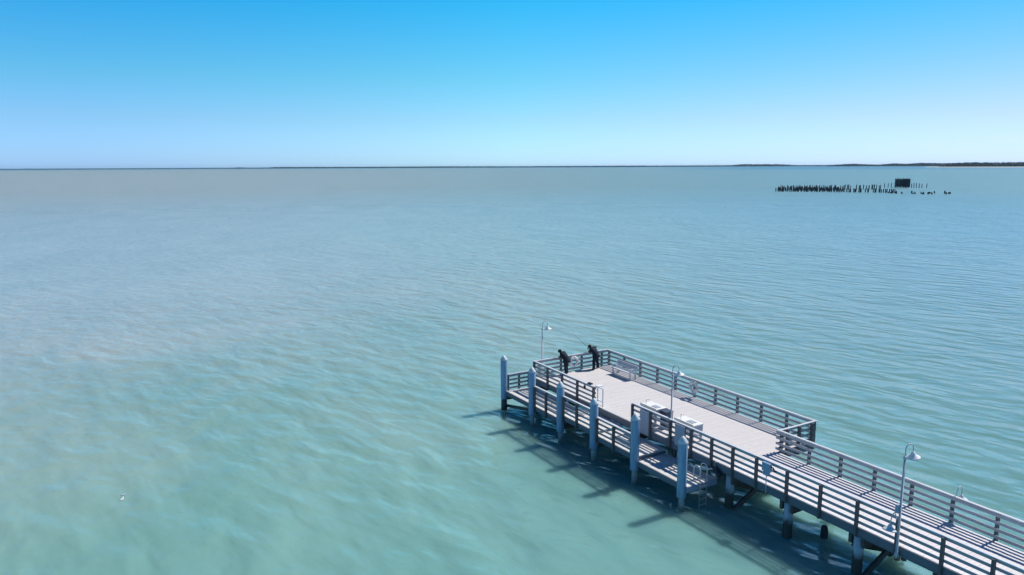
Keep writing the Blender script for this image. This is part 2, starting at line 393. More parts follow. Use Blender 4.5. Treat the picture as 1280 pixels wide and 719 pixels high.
# ------------------------------------------------------------------ furniture on the platform
def cleaning_table(label, x0, x1, y0, y1, h):
    t = thing('cleaning_table', label, 'table', ((x0 + x1) / 2, (y0 + y1) / 2, D), 'fish cleaning tables')
    m = MB(); m.box(x0, x1, y0, y1, D + h - .05, D + h); m.box(x0, x1, y0, y0 + .03, D + h + .001, D + h + .06); m.build('table_top', M['tabletop'], t)
    for x in (x0 + .10, x1 - .10):
        for y in (y0 + .08, y1 - .08):
            m = MB(); m.box(x - .045, x + .045, y - .045, y + .045, D + .001, D + h - .052); m.build('leg', M['panel'], t)
    m = MB(); m.box(x0 + .06, x1 - .06, y0 + .036, y0 + .06, D + h - .34, D + h - .052); m.box(x0 + .06, x1 - .06, y1 - .06, y1 - .036, D + h - .34, D + h - .052)
    m.box(x1 - .055, x1 - .03, y0 + .036, y1 - .036, D + h - .34, D + h - .052); m.box(x0 + .03, x0 + .055, y0 + .036, y1 - .036, D + h - .34, D + h - .052)
    m.build('apron', M['panel'], t)
    m = MB(); m.box(x0 + .1, x1 - .1, y0 + .1, y1 - .1, D + .28, D + .31); m.build('shelf', M['panel'], t)
    m = MB(); m.box(x0 + .62, x0 + 1.02, y0 + .22, y0 + .52, D + h + .003, D + h + .022); m.build('cutting_board', M['panel'], t)
    m = MB(); xt, yt = x0 + .34, y0 + .12; m.tube([(xt, yt, D + h + .002), (xt, yt, D + h + .24), (xt, yt + .05, D + h + .30), (xt, yt + .14, D + h + .30), (xt, yt + .17, D + h + .24)], .016, 8); m.build('tap', M['steel'], t)
cleaning_table('white cleaning table beside the dark bin, at the head of the steps', 9.50, 10.72, .50, 1.28, .92)
cleaning_table('white cleaning table without a bin, nearer the walkway', 12.05, 13.34, .50, 1.22, .90)
t = thing('waste_bin', 'dark square waste bin standing at the end of a white cleaning table', 'bin', (11.0, .98, D), None)
m = MB(); m.box(10.78, 11.22, .76, 1.2, D + .001, D + .84); m.build('bin_body', M['bin'], t)
m = MB(); m.box(10.76, 11.24, .74, 1.22, D + .845, D + .90); m.build('lid', M['bin'], t)
def panel(label, x0, x1, z0, z1):
    t = thing('splash_panel', label, 'panel', ((x0 + x1) / 2, -.17, D + z0), 'panels on the near railing')
    m = MB(); m.box(x0, x1, -.175, -.145, D + z0, D + z1); m.build('board', M['panel'], t)
    m = MB()
    for x in (x0 + .06, x1 - .06): m.box(x - .03, x + .03, -.143, -.06, D + z0 + .1, D + z1 - .08)
    m.build('batten', M['post'], t)
panel('tall pale panel on the near railing below the table with the bin', 10.30, 10.97, -.23, .97)
panel('tall pale panel on the near railing below the cleaning table nearer the walkway', 12.85, 13.5, -.02, 1.02)
# bench
t = thing('bench', 'pale slatted bench against the far platform railing', 'bench', (2.75, 4.95, D))
x0, x1 = 1.80, 3.72
m = MB()
for k in range(5): m.box(x0, x1, 4.62 + k * .10, 4.62 + k * .10 + .085, D + .43, D + .46)
m.build('seat', M['bench'], t)
m = MB(); m.bar((x0, 5.18, D + .80), (x1, 5.18, D + .80), .035, .10); m.bar((x0, 5.13, D + .55), (x1, 5.13, D + .55), .03, .07)
k = x0 + .03
while k < x1: m.bar((k, 5.13, D + .52), (k, 5.18, D + .82), .085, .022, up=(1, 0, 0)); k += .105
m.build('backrest', M['bench'], t)
for x in (x0 + .12, x1 - .12):
    for y in (4.68, 5.10): m = MB(); m.box(x - .035, x + .035, y - .035, y + .035, D + .001, D + .428); m.build('leg', M['bench'], t)
    m = MB(); m.bar((x, 4.64, D + .66), (x, 5.12, D + .68), .07, .03); m.bar((x, 4.66, D + .45), (x, 4.66, D + .65), .05, .05); m.build('armrest', M['bench'], t)
# life rings
def ring(label, c, ax):
    t = thing('life_ring', label, 'life ring', c, 'life rings on the platform railings')
    m = MB(); m.torus(c, .27, .075, ax, 32, 10); m.build('ring', M['ring'], t)
    axv = Vector(ax).normalized(); u = axv.orthogonal().normalized(); w = axv.cross(u)
    for q in range(4):
        a = math.pi / 4 + q * math.pi / 2
        m = MB(); m.torus(c, .27, .079, ax, 4, 10, 0, a - .14, a + .14); m.build('band', M['ringband'], t)
    m = MB(); m.torus(c, .365, .010, ax, 28, 6); m.build('grab_rope', M['rope'], t)
ring('white life ring on the sea end railing between the two anglers', (.14, 2.88, D + .66), (1, 0, 0))
ring('white life ring on the far platform railing past the bench', (8.17, W - .14, D + .66), (0, -1, 0))
# gate by the gap
t = thing('gate', 'small open white gate frame at the railing end beside the dock steps', 'gate', (6.45, .05, D))
m = MB()
for x in (6.46, 6.92): m.bar((x, .06, D + .04), (x, .06, D + 1.10), .045, .045)
for z in (.10, .34, 1.08): m.bar((6.48, .06, D + z), (6.90, .06, D + z), .04, .045)
m.build('frame', M['white'], t)
m = MB(); m.bar((6.40, .06, D + .3), (6.44, .06, D + .3), .05, .05); m.bar((6.40, .06, D + .9), (6.44, .06, D + .9), .05, .05); m.build('hinge', M['dark'], t)
m = MB(); m.box(6.32, 6.62, -.02, .35, D + 1.12, D + 1.15); m.box(6.35, 6.42, .0, .06, D + 1.075, D + 1.119); m.box(6.5, 6.55, .0, .30, D + 1.085, D + 1.119)
m.build('top_plate', M['white'], t)
# small dark things on the railing
t = thing('bait_tray', 'small dark bait tray lying on the railing top beside the gap', 'tray', (5.75, .02, D + RH))
m = MB(); zz = D + RH + .004; m.box(5.60, 5.92, -.03, .14, zz, zz + .02); m.build('tray_base', M['dark'], t)
m = MB()
for q in ((5.60, 5.92, -.03, -.018), (5.60, 5.92, .128, .14), (5.60, 5.612, -.017, .127), (5.908, 5.92, -.017, .127)): m.box(*q, zz + .021, zz + .05)
m.build('tray_rim', M['dark'], t)
t = thing('pouch', 'small black pouch hanging on the railing boards below the bait tray', 'pouch', (5.45, -.08, D + .85))
m = MB(); m.ellipsoid((5.45, -.10, D + .83), .10, .05, .12, 10, 8); m.build('bag', M['dark'], t)
m = MB(); m.tube([(5.40, -.10, D + .92), (5.42, -.10, D + 1.0), (5.48, -.10, D + 1.0), (5.50, -.10, D + .92)], .012, 6); m.build('strap', M['dark'], t)
# white outlet box outside the near railing, its blue shade put into the colour
t = thing('outlet_box', 'white electrical box, blue shade put into its colour, on the outer face of the walkway railing', 'box', (18.3, -.2, D + .56))
m = MB(); m.box(18.10, 18.50, -.24, -.10, D + .66, D + 1.02); m.build('cabinet', M['sleeve'], t)
m = MB(); m.box(18.17, 18.43, -.23, -.11, D + .48, D + .655); m.build('lower_cabinet', M['sleeve'], t)
m = MB(); m.tube([(18.50, -.17, D + .9), (18.62, -.17, D + .9), (18.70, -.17, D + .80), (18.78, -.13, D + .80)], .03, 8); m.build('conduit', M['dark'], t)
m = MB(); m.tube([(18.3, -.17, D + .478), (18.3, -.17, D + .1), (18.3, -.15, D - .3)], .018, 8); m.build('conduit', M['pole'], t)
# swim ladder
t = thing('swim_ladder', 'steel swim ladder with looped handrails at the open end of the lower dock', 'ladder', (15.6, -1.0, 0))
zd = D - .73
for y in (-1.22, -.80):
    pts = [(15.63, y, -.6), (15.63, y, zd + .55)] + [(15.63 - .19 + .19 * math.cos(a), y, zd + .62 + .20 * math.sin(a)) for a in [math.pi * k / 10 for k in range(11)]] + [(15.25, y, zd + .35), (15.25, y, zd)]
    m = MB(); m.tube(pts, .024, 8); m.build('handrail', M['steel'], t)
for k in range(5):
    m = MB(); m.bar((15.63, -1.20, zd - .12 - .29 * k), (15.63, -.82, zd - .12 - .29 * k), .07, .03); m.build('rung', M['steel'], t)
# hose and fender
m = MB(); pts = [(15.15, -1.62, zd + .42)] + [(13.95 + 1.3 * k / 10, -.22, D - .52 - .16 * math.sin(math.pi * k / 10) + .16 * k / 10) for k in range(11)]
pts = pts[1:] + [(15.4, -.16, D - .30)]
m.tube(pts, .034, 8); tag(m.build('hose', M['rope']), 'pale hose slung along the platform edge above the lower dock', 'hose')
t = thing('rubber_fender', 'black rubber fender hanging on the platform edge behind the swim ladder', 'fender', (15.6, -.15, D - .4))
m = MB(); m.lathe([(.05, -.28), (.11, -.22), (.12, 0), (.11, .22), (.05, .28)], (15.62, -.19, D - .36), 14, axis=(.9, -.1, -.5)); m.build('fender_body', M['dark'], t)
m = MB(); m.tube([(15.42, -.17, D - .24), (15.40, -.1, D - .05), (15.40, .02, D + .03)], .012, 6); m.build('rope', M['rope'], t)

# ------------------------------------------------------------------ people
def skin_mesh(name, joints, edges, root):
    me = bpy.data.meshes.new(name); names = list(joints)
    me.from_pydata([joints[k][0] for k in names], [(names.index(a), names.index(b)) for a, b in edges], [])
    ob = bpy.data.objects.new(name, me); COL.objects.link(ob)
    sk = ob.modifiers.new('Skin', 'SKIN'); sk.use_smooth_shade = True
    lay = me.skin_vertices[0].data if len(me.skin_vertices) else None
    for i, k in enumerate(names):
        r = joints[k][1]; lay[i].radius = r if isinstance(r, tuple) else (r, r); lay[i].use_root = (k == root)
    sb = ob.modifiers.new('Sub', 'SUBSURF'); sb.levels = 2; sb.render_levels = 2
    dg = bpy.context.evaluated_depsgraph_get(); dg.update()
    ev = bpy.data.meshes.new_from_object(ob.evaluated_get(dg))
    bpy.data.objects.remove(ob); return ev
def person(label, loc, face, lean, head_turn, legs_apart, hand_l, hand_r, stride=0.0):
    """loc feet, face = heading unit vector; lean = forward bend of the trunk in degrees; hands in body coords (side, fwd, up)"""
    t = thing('person', label, 'person', (*loc, D), 'anglers at the sea end of the platform')
    f = Vector((*face, 0)).normalized(); r = Vector((f.y, -f.x, 0))
    P = lambda s, fw, u: r * s + f * fw + Vector((0, 0, u))
    la = math.radians(lean); hip = Vector((0, 0, .93))
    def tr(s, fw, up):           # point on the trunk, up = distance from the hips
        return P(s, fw * math.cos(la) + up * math.sin(la), .93 + up * math.cos(la) - fw * math.sin(la))
    J_ = {}
    J_['pelvis'] = (P(0, 0, .95), (.215, .185)); J_['waist'] = (tr(0, -.01, .17), (.245, .215)); J_['chest'] = (tr(0, 0, .36), (.265, .235))
    J_['neckb'] = (tr(0, .03, .50), (.165, .15)); J_['neck'] = (tr(0, .08, .57), .075)
    hd = tr(0, .15, .67); J_['head'] = (hd, (.085, .10)); J_['crown'] = (tr(0, .145, .755), .07); J_['chin'] = (tr(0, .19, .60), .045); 
    E_ = [('pelvis', 'waist'), ('waist', 'chest'), ('chest', 'neckb'), ('neckb', 'neck'), ('neck', 'head'), ('head', 'crown'), ('head', 'chin')]
    for sd, hnd in ((-1, hand_l), (1, hand_r)):
        k = 'L' if sd < 0 else 'R'
        sh = tr(sd * .22, .0, .46); h = P(*hnd); el = (sh + h) / 2 + Vector((0, 0, -.10)) + r * sd * .07
        J_['sh' + k] = (sh, .125); J_['el' + k] = (el, .092); J_['wr' + k] = (h, .045)
        d = (h - el).normalized(); pc = h + d * .075
        J_['palm' + k] = (pc, (.042, .024))
        E_ += [('chest', 'sh' + k), ('sh' + k, 'el' + k), ('el' + k, 'wr' + k), ('wr' + k, 'palm' + k)]
        ft = legs_apart / 2
        kn = P(sd * (ft * .6 + .05), .04 + sd * stride * .5, .50); an = P(sd * (ft * .9 + .03), -.02 + sd * stride, .085)
        J_['hip' + k] = (P(sd * .11, 0, .88), .15); J_['kn' + k] = (kn, .112); J_['an' + k] = (an, .085)
        J_['toe' + k] = (an + f * .17 + Vector((0, 0, -.045)), (.045, .036)); J_['heel' + k] = (an - f * .05 + Vector((0, 0, -.045)), .040)
        E_ += [('pelvis', 'hip' + k), ('hip' + k, 'kn' + k), ('kn' + k, 'an' + k), ('an' + k, 'toe' + k), ('an' + k, 'heel' + k)]
    me = skin_mesh('body', J_, E_, 'pelvis')
    m = MB(); m.v = [tuple(v.co) for v in me.vertices]; m.f = [tuple(p.vertices) for p in me.polygons]; m.sm = [True] * len(m.f)
    hv, pl_, pr_ = J_['head'][0], J_['palmL'][0], J_['palmR'][0]
    for p in me.polygons:
        c = p.center
        mi = 0
        fdv = (tr(0, 1, .74) - tr(0, 0, .74)).normalized()
        if (c - hv).length < .15: mi = 2 if (c - hv).dot(fdv) > .035 else 0
        elif min((c - pl_).length, (c - pr_).length) < .075: mi = 2
        elif c.z < .90: mi = 1
        if c.z < .11: mi = 3
        m.mi.append(mi)
    # fingers and thumb, bent round what the hand holds
    for k in 'LR':
        w, pc = J_['wr' + k][0], J_['palm' + k][0]; d = (pc - w).normalized(); side = d.cross(Vector((0, 0, 1))).normalized(); dn = side.cross(d).normalized()
        if dn.z > 0: dn = -dn
        for q, ln in enumerate((.070, .080, .076, .060)):
            o = pc + d * .022 + side * ((q - 1.5) * .020)
            m.tube([o, o + d * ln * .45, o + d * ln * .75 + dn * ln * .35, o + d * ln * .55 + dn * ln * .75], [.0095, .009, .008, .006], 6, 2)
        sg = 1 if k == 'L' else -1
        o = pc - d * .03 + side * .035 * sg
        m.tube([o, o + side * .03 * sg + d * .02, o + side * .035 * sg + d * .05 + dn * .02, o + side * .02 * sg + d * .065 + dn * .045], [.013, .012, .010, .007], 6, 2)
    # face: nose, eyes, mouth, ears
    fd = (tr(0, 1, .74) - tr(0, 0, .74)).normalized(); ud = (tr(0, 0, 1) - tr(0, 0, 0)).normalized()
    c = hv + fd * .095
    m.tube([c + ud * .025, c + fd * .022 - ud * .025, c - ud * .03], [.008, .014, .010], 6, 2)
    for s in (-1, 1):
        m.ellipsoid(hv + fd * .086 + r * s * .034 + ud * .02, .011, .011, .009, 8, 6, 3)
        m.ellipsoid(hv + r * s * .088, .016, .022, .032, 8, 6, 2)
    m.tube([hv + fd * .088 - r * .025 - ud * .062, hv + fd * .095 - ud * .064, hv + fd * .088 + r * .025 - ud * .062], .006, 6, 3)
    m.v = [(x + t.location.x, y + t.location.y, z + t.location.z) for x, y, z in m.v]
    b = m.build('body', [M['jacket'], M['trouser'], M['skin'], M['dark']], t)
    # knitted cap pulled down over the hair
    R = Matrix((r, fd, ud)).transposed()
    m = MB(); nu, nv = 16, 6; cc = hv + Vector(t.location) + ud * .035 - fd * .012; vs = []
    for i in range(nv + 1):
        th = math.pi * .56 * i / nv
        for q in range(nu):
            a = 2 * math.pi * q / nu
            vs.append(cc + R @ Vector((.112 * math.sin(th) * math.cos(a), .128 * math.sin(th) * math.sin(a), .115 * math.cos(th))))
    m.add(vs, [(i * nu + q, (i + 1) * nu + q, (i + 1) * nu + (q + 1) % nu, i * nu + (q + 1) % nu) for i in range(nv) for q in range(nu)], True)
    m.torus(cc + ud * -.02, .112, .018, ud, 20, 8)
    m.build('knit_cap', M['knit'], t)
    # jacket hem and collar as a child
    m = MB(); o = Vector(t.location)
    m.lathe([(.245, -.14), (.25, -.05), (.235, .07), (.22, .07)], tuple(o + P(0, 0, .93)), 18, axis=(f.x * .2, f.y * .2, 1))
    m.build('jacket_hem', M['jacket'], t)
    m = MB(); m.torus(o + tr(0, .05, .545), .11, .055, ud, 18, 8); m.build('hood', M['jacket'], t)
    return t, J_, o
person('person in dark jacket bent low over the sea end railing near the corner lamp', (.45, 2.10), (-.80, -.60), 29, 0, .14, (-.10, .44, 1.12), (.10, .46, 1.10))
tp, Jp, op = person('person in dark clothes with legs apart holding a fishing rod at the sea end railing', (.46, 4.42), (-.90, -.44), 31, 0, .62, (-.06, .50, 1.16), (.10, .42, 1.24))
# fishing rod
hl, hr = Jp['palmL'][0] + op, Jp['palmR'][0] + op
base = hr + Vector((.12, .04, -.16)); tip = Vector((-1.0, 3.55, D + 2.22))
t = thing('fishing_rod', 'thin dark fishing rod held up over the sea end railing', 'fishing rod', tuple(base))
g0 = hr + (hl - hr) * .3
m = MB(); m.tube([base, g0, g0 + (tip - g0) * .12], .014, 8); m.build('handle', M['dark'], t)
m = MB(); a = g0 + (tip - g0) * .121; q = [a + (tip - a) * (k / 10) + Vector((0, 0, .03 * math.sin(math.pi * k / 10))) for k in range(11)]
m.tube(q, [.009 - .0006 * k for k in range(11)], 6); m.build('blank', M['dark'], t)
rc = g0 + (tip - g0) * .10 + Vector((0, 0, -.06))
m = MB(); m.lathe([(.03, -.04), (.035, -.03), (.022, -.02), (.022, .02), (.035, .03), (.03, .04)], tuple(rc), 12, axis=(1, 0, 0)); m.build('reel', M['dark'], t)

# ------------------------------------------------------------------ floating birds
def gull(label, x, y, s, hd):
    t = thing('seabird', label, 'bird', (x, y, 0), 'white seabirds on the water')
    d = Vector((math.cos(hd), math.sin(hd), 0)); R = Matrix.Rotation(hd, 3, 'Z')
    m = MB(); o = Vector((x, y, 0))
    m.tube([o - d * .30 * s + Vector((0, 0, .11 * s)), o - d * .2 * s + Vector((0, 0, .08 * s)), o + Vector((0, 0, .06 * s)), o + d * .14 * s + Vector((0, 0, .08 * s)), o + d * .19 * s + Vector((0, 0, .17 * s)), o + d * .22 * s + Vector((0, 0, .24 * s)), o + d * .27 * s + Vector((0, 0, .245 * s)), o + d * .30 * s + Vector((0, 0, .24 * s))],
           [.015 * s, .06 * s, .11 * s, .095 * s, .05 * s, .05 * s, .04 * s, .01 * s], 12)
    m.build('body', M['gull'], t)
    m = MB()
    for sd in (-1, 1): m.ellipsoid(o + R @ Vector((-.09 * s, sd * .085 * s, .105 * s)), .19 * s, .035 * s, .065 * s, 10, 6, 0, R)
    m.build('wing', M['gullgrey'], t)
    m = MB(); m.tube([o + d * .29 * s + Vector((0, 0, .24 * s)), o + d * .37 * s + Vector((0, 0, .225 * s))], [.014 * s, .004 * s], 6); m.build('beak', M['beak'], t)

# ------------------------------------------------------------------ old pilings far out
class Dir:
    pass
def bearing(px):               # horizontal direction on a bearing measured as in the survey of the photograph
    a = YAW + math.atan((px - 640) * .98645 / 912.0); return Vector((-math.cos(a), math.sin(a), 0))
pm = []
for k in range(6):
    m = MB(); r = random.uniform(.22, .30); h = 3.0; n = 8
    vs = []
    ln = (J(.13), J(.13))
    for i, z in enumerate((-2.0, 0.0, .8, 2.0, h - .15, h)):
        rr = r * (1.12 if z < .5 else 1.0) * (1 if i < 5 else .6)
        for q in range(n):
            a = 2 * math.pi * q / n
            vs.append((ln[0] * max(0, z) / 3 + rr * math.cos(a) * random.uniform(.88, 1.1), ln[1] * max(0, z) / 3 + rr * math.sin(a) * random.uniform(.88, 1.1), z + (J(.12) if i == 5 else 0)))
    m.add(vs, [(i * n + q, i * n + (q + 1) % n, (i + 1) * n + (q + 1) % n, (i + 1) * n + q) for i in range(5) for q in range(n)] + [tuple(5 * n + q for q in range(n))], False)
    me = m.build('old_piling', M['oldwood']); pm.append(me.data); bpy.data.objects.remove(me)
def old_pile(x, y, h, lab, grp, fat=1.0):
    o = bpy.data.objects.new('old_piling', random.choice(pm)); COL.objects.link(o)
    o.location = (x, y, 0); o.scale = (fat, fat, h / 3.0); o.rotation_euler = (0, 0, random.uniform(0, 6.28))
    tag(o, lab, 'piling', grp)
LAB1 = 'dark old timber piling standing in the dense rows of the ruined dock'
def row(p0, p1, n, h, lab, grp, skip=0.0, jit=.5, fat=1.0):
    for i in range(n):
        if random.random() < skip: continue
        u = (i + .5) / n
        old_pile(p0[0] + (p1[0] - p0[0]) * u + J(jit), p0[1] + (p1[1] - p0[1]) * u + J(jit), h * random.uniform(.76, .98), lab, grp, fat)
A0, A1 = (-251.6, 320.5), (-201.0, 355.0)      # front row, left to right
B0, B1 = (-274.0, 351.0), (-238.0, 399.0)      # back row
G1 = 'old pilings of the ruined dock'
row(A0, A1, 70, 2.3, LAB1, G1, .06)
lerp = lambda a, b, u: (a[0] + (b[0] - a[0]) * u, a[1] + (b[1] - a[1]) * u)
row(lerp(A0, B0, .33), lerp(lerp(A0, B0, .33), lerp(A1, B1, .33), .60), 34, 2.3, LAB1, G1, .14)
row(lerp(A0, B0, .66), lerp(lerp(A0, B0, .66), lerp(A1, B1, .66), .62), 34, 2.5, LAB1, G1, .14)
row(lerp(A0, B0, .5), lerp(lerp(A0, B0, .5), lerp(A1, B1, .5), .58), 32, 2.4, LAB1, G1, .05)
row(B0, lerp(B0, B1, .56), 34, 2.9, LAB1, G1, .05)
row(lerp(B0, B1, .60), B1, 30, 3.1, LAB1, G1, .25)
LAB2 = 'thin old piling standing alone beside the dark block of the dock ruin'
G2 = 'lone pilings beside the dock ruin'
for p in (1108.5, 1113, 1117): 
    d = bearing(p); q = CAM + d * 545; old_pile(q.x, q.y, 2.9 + J(.3), LAB2, G2, .9)
for p in (1142.5, 1145.5, 1148.5, 1152, 1155.5, 1161.5):
    d = bearing(p); q = CAM + d * (545 + J(4)); old_pile(q.x, q.y, 2.9 + J(.4), LAB2, G2, .9)
LAB3 = 'low broken piling stub in the sparse front line right of the ruined dock rows'
G3 = 'broken stubs in front of the dock ruin'
for p in (1114, 1117, 1119, 1123, 1124, 1131, 1143, 1145, 1147.5, 1155, 1157, 1158.5, 1164, 1166, 1169, 1172, 1185, 1187, 1190, 1191.5):
    d = bearing(p); q = CAM + d * (437 + J(8)); old_pile(q.x, q.y, random.uniform(.7, 1.5), LAB3, G3, 1.3)
# block shaped ruin on pilings
hd_ = bearing(1130.5); hc = CAM + hd_ * 548; hc.z = 0
t = thing('dock_ruin', 'dark block of old dock timbers rising above the rows of pilings', 'ruin', tuple(hc))
rt = Vector((hd_.y, -hd_.x, 0))
def loc(s, fw, z): return hc + rt * s + hd_ * fw + Vector((0, 0, z))
m = MB(); s = -4.4
while s < 4.3:
    wv = random.uniform(.5, .75)
    m.bar(loc(s + wv / 2, J(.15), .5 + J(.3)), loc(s + wv / 2 + J(.1), J(.15), 5.1 + J(.12)), wv - .05, .35, up=hd_); s += wv
m.build('timber_wall', M['oldwood'], t)
m = MB(); s = -4.4
while s < 4.3:
    wv = random.uniform(.5, .8)
    m.bar(loc(s + wv / 2, 4 + J(.15), .5 + J(.3)), loc(s + wv / 2, 4 + J(.15), 5.2 + J(.12)), wv - .05, .35, up=hd_); s += wv
m.build('timber_wall', M['oldwood'], t)
for z, fw in ((5.45, -.1), (5.45, 4.1), (2.6, -.32)):
    m = MB(); m.bar(loc(-4.6, fw, z + .05), loc(4.5, fw, z - .05), .45, .4); m.build('cap_beam', M['oldwood'], t)
m = MB()
for k in range(14): m.bar(loc(-4.2 + k * .64, -.4, 5.78), loc(-4.2 + k * .64, 4.4, 5.78 + J(.06)), .58, .14)
m.build('decking', M['birdlime'], t)
for s in (-4.1, -2.5, -.8, .8, 2.5, 4.0):
    m = MB(); a = loc(s, 1.2 + J(1), 0); m.lathe([(.32, -2), (.32, .4), (.28, 1.6)], tuple(a), 8); m.build('leg', M['oldwood'], t)
for s in (-2.3, .4, 2.6):
    m = MB(); a = loc(s, 1, 5.8); m.tube([a, a + Vector((J(.2), J(.2), .9))], [.12, .06], 6); m.build('stake', M['oldwood'], t)

gull('larger white seabird of two on the open water, nearer the camera', *GULL_A, .42, 2.6)
gull('smaller white seabird of two on the open water, farther from the camera', *GULL_B, .36, 1.4)

# ------------------------------------------------------------------ distant shores
def strip(name, pts, label, kind, mat, cat=None, seed=1, clump=26, back=220):
    """wooded shore: crown clumps of leaf faces along a line of (photo bearing, distance, height)"""
    rnd = random.Random(seed); m = MB()
    for (pa, da, ha), (pb, db, hb) in zip(pts, pts[1:]):
        a = CAM + bearing(pa) * da; b = CAM + bearing(pb) * db; a.z = b.z = 0
        n = max(2, int((b - a).length / clump * 8)); dv = ((a + b) / 2 - CAM); dv.z = 0; dv.normalize()
        for i in range(n):
            u = rnd.random(); p = a.lerp(b, u) + dv * rnd.uniform(0, back); h = (ha + (hb - ha) * u)
            if h < .5: continue
            hh = h * rnd.uniform(.78, 1.0); w = clump * rnd.uniform(.5, 1.0)
            nu, nv = 7, 4; vs = []
            for iv in range(nv + 1):
                tt = math.pi * iv / nv
                for q in range(nu):
                    aa = 2 * math.pi * q / nu; k = rnd.uniform(.75, 1.2)
                    vs.append((p.x + w * k * math.sin(tt) * math.cos(aa), p.y + w * k * math.sin(tt) * math.sin(aa), max(-1, hh * .5 + hh * .5 * math.cos(tt) * (k if iv not in (0, nv) else 1))))
            m.add(vs, [(iv * nu + q, (iv + 1) * nu + q, (iv + 1) * nu + (q + 1) % nu, iv * nu + (q + 1) % nu) for iv in range(nv) for q in range(nu)], False)
    o = m.build(name, mat); tag(o, label, cat, None, kind); return o
def ground(name, pts, depth, z, label, mat):
    m = MB(); vs = []
    for p, dd in pts:
        b = bearing(p); a = CAM + b * dd; c = CAM + b * (dd + depth)
        a0 = CAM + b * (dd - 30)
        vs += [(a0.x, a0.y, -1), (a.x, a.y, z), (c.x, c.y, z), (c.x, c.y, -1)]
    fs = []
    for i in range(len(pts) - 1):
        for k in range(3): fs.append((i * 4 + k, (i + 1) * 4 + k, (i + 1) * 4 + k + 1, i * 4 + k + 1))
    m.add(vs, fs); tag(m.build(name, mat), label, None, None, 'structure')
far = [(-160, 10500, 9), (0, 10500, 10), (150, 10200, 10), (290, 10000, 11), (300, 10000, 16), (312, 10000, 11), (335, 9800, 12), (345, 9800, 18), (450, 9600, 16), (560, 9300, 18), (640, 9200, 15), (760, 9200, 17), (850, 9000, 16), (915, 9000, 17), (930, 8800, 29), (975, 8800, 27), (995, 8800, 15), (1080, 8800, 14)]
strip('far_woods', far, 'thin dark line of far off woods along the horizon', 'stuff', M['mangrove'], None, 3, 40, 300)
ground('far_shore', [(p, d - 80) for p, d, h in far], 900, 3, 'low far shore along the horizon', M['shoreland'])
mid = [(1035, 7600, 14), (1055, 7600, 22), (1070, 7500, 27), (1085, 7500, 19), (1100, 7400, 17), (1118, 7300, 28), (1135, 7200, 22), (1150, 7000, 30), (1165, 6900, 28), (1200, 6800, 24), (1260, 6800, 22)]
strip('bay_woods', mid, 'low broken line of trees on the bay shore left of the wooded island', 'stuff', M['mangrove'], None, 5, 17, 120)
ground('bay_shore', [(p, d - 60) for p, d, h in mid], 700, 3, 'low bay shore', M['shoreland'])
isl = [(1176, 5000, 9), (1186, 4950, 23), (1215, 4900, 28), (1250, 4900, 26), (1300, 4900, 29), (1380, 4900, 34), (1480, 5000, 30)]
strip('island_woods', isl, 'dense dark mangrove wood on the island at the right horizon', 'stuff', M['mangrove'], None, 9, 15, 160)
ground('island', [(p, d - 60) for p, d, h in isl], 700, 2, 'low island', M['shoreland'])
ground('sand_flat', [(1158, 4560), (1185, 4350), (1230, 4150), (1300, 4050), (1400, 4050), (1480, 4200)], 620, 1.2, 'pale sand flat in front of the island', M['sand'])

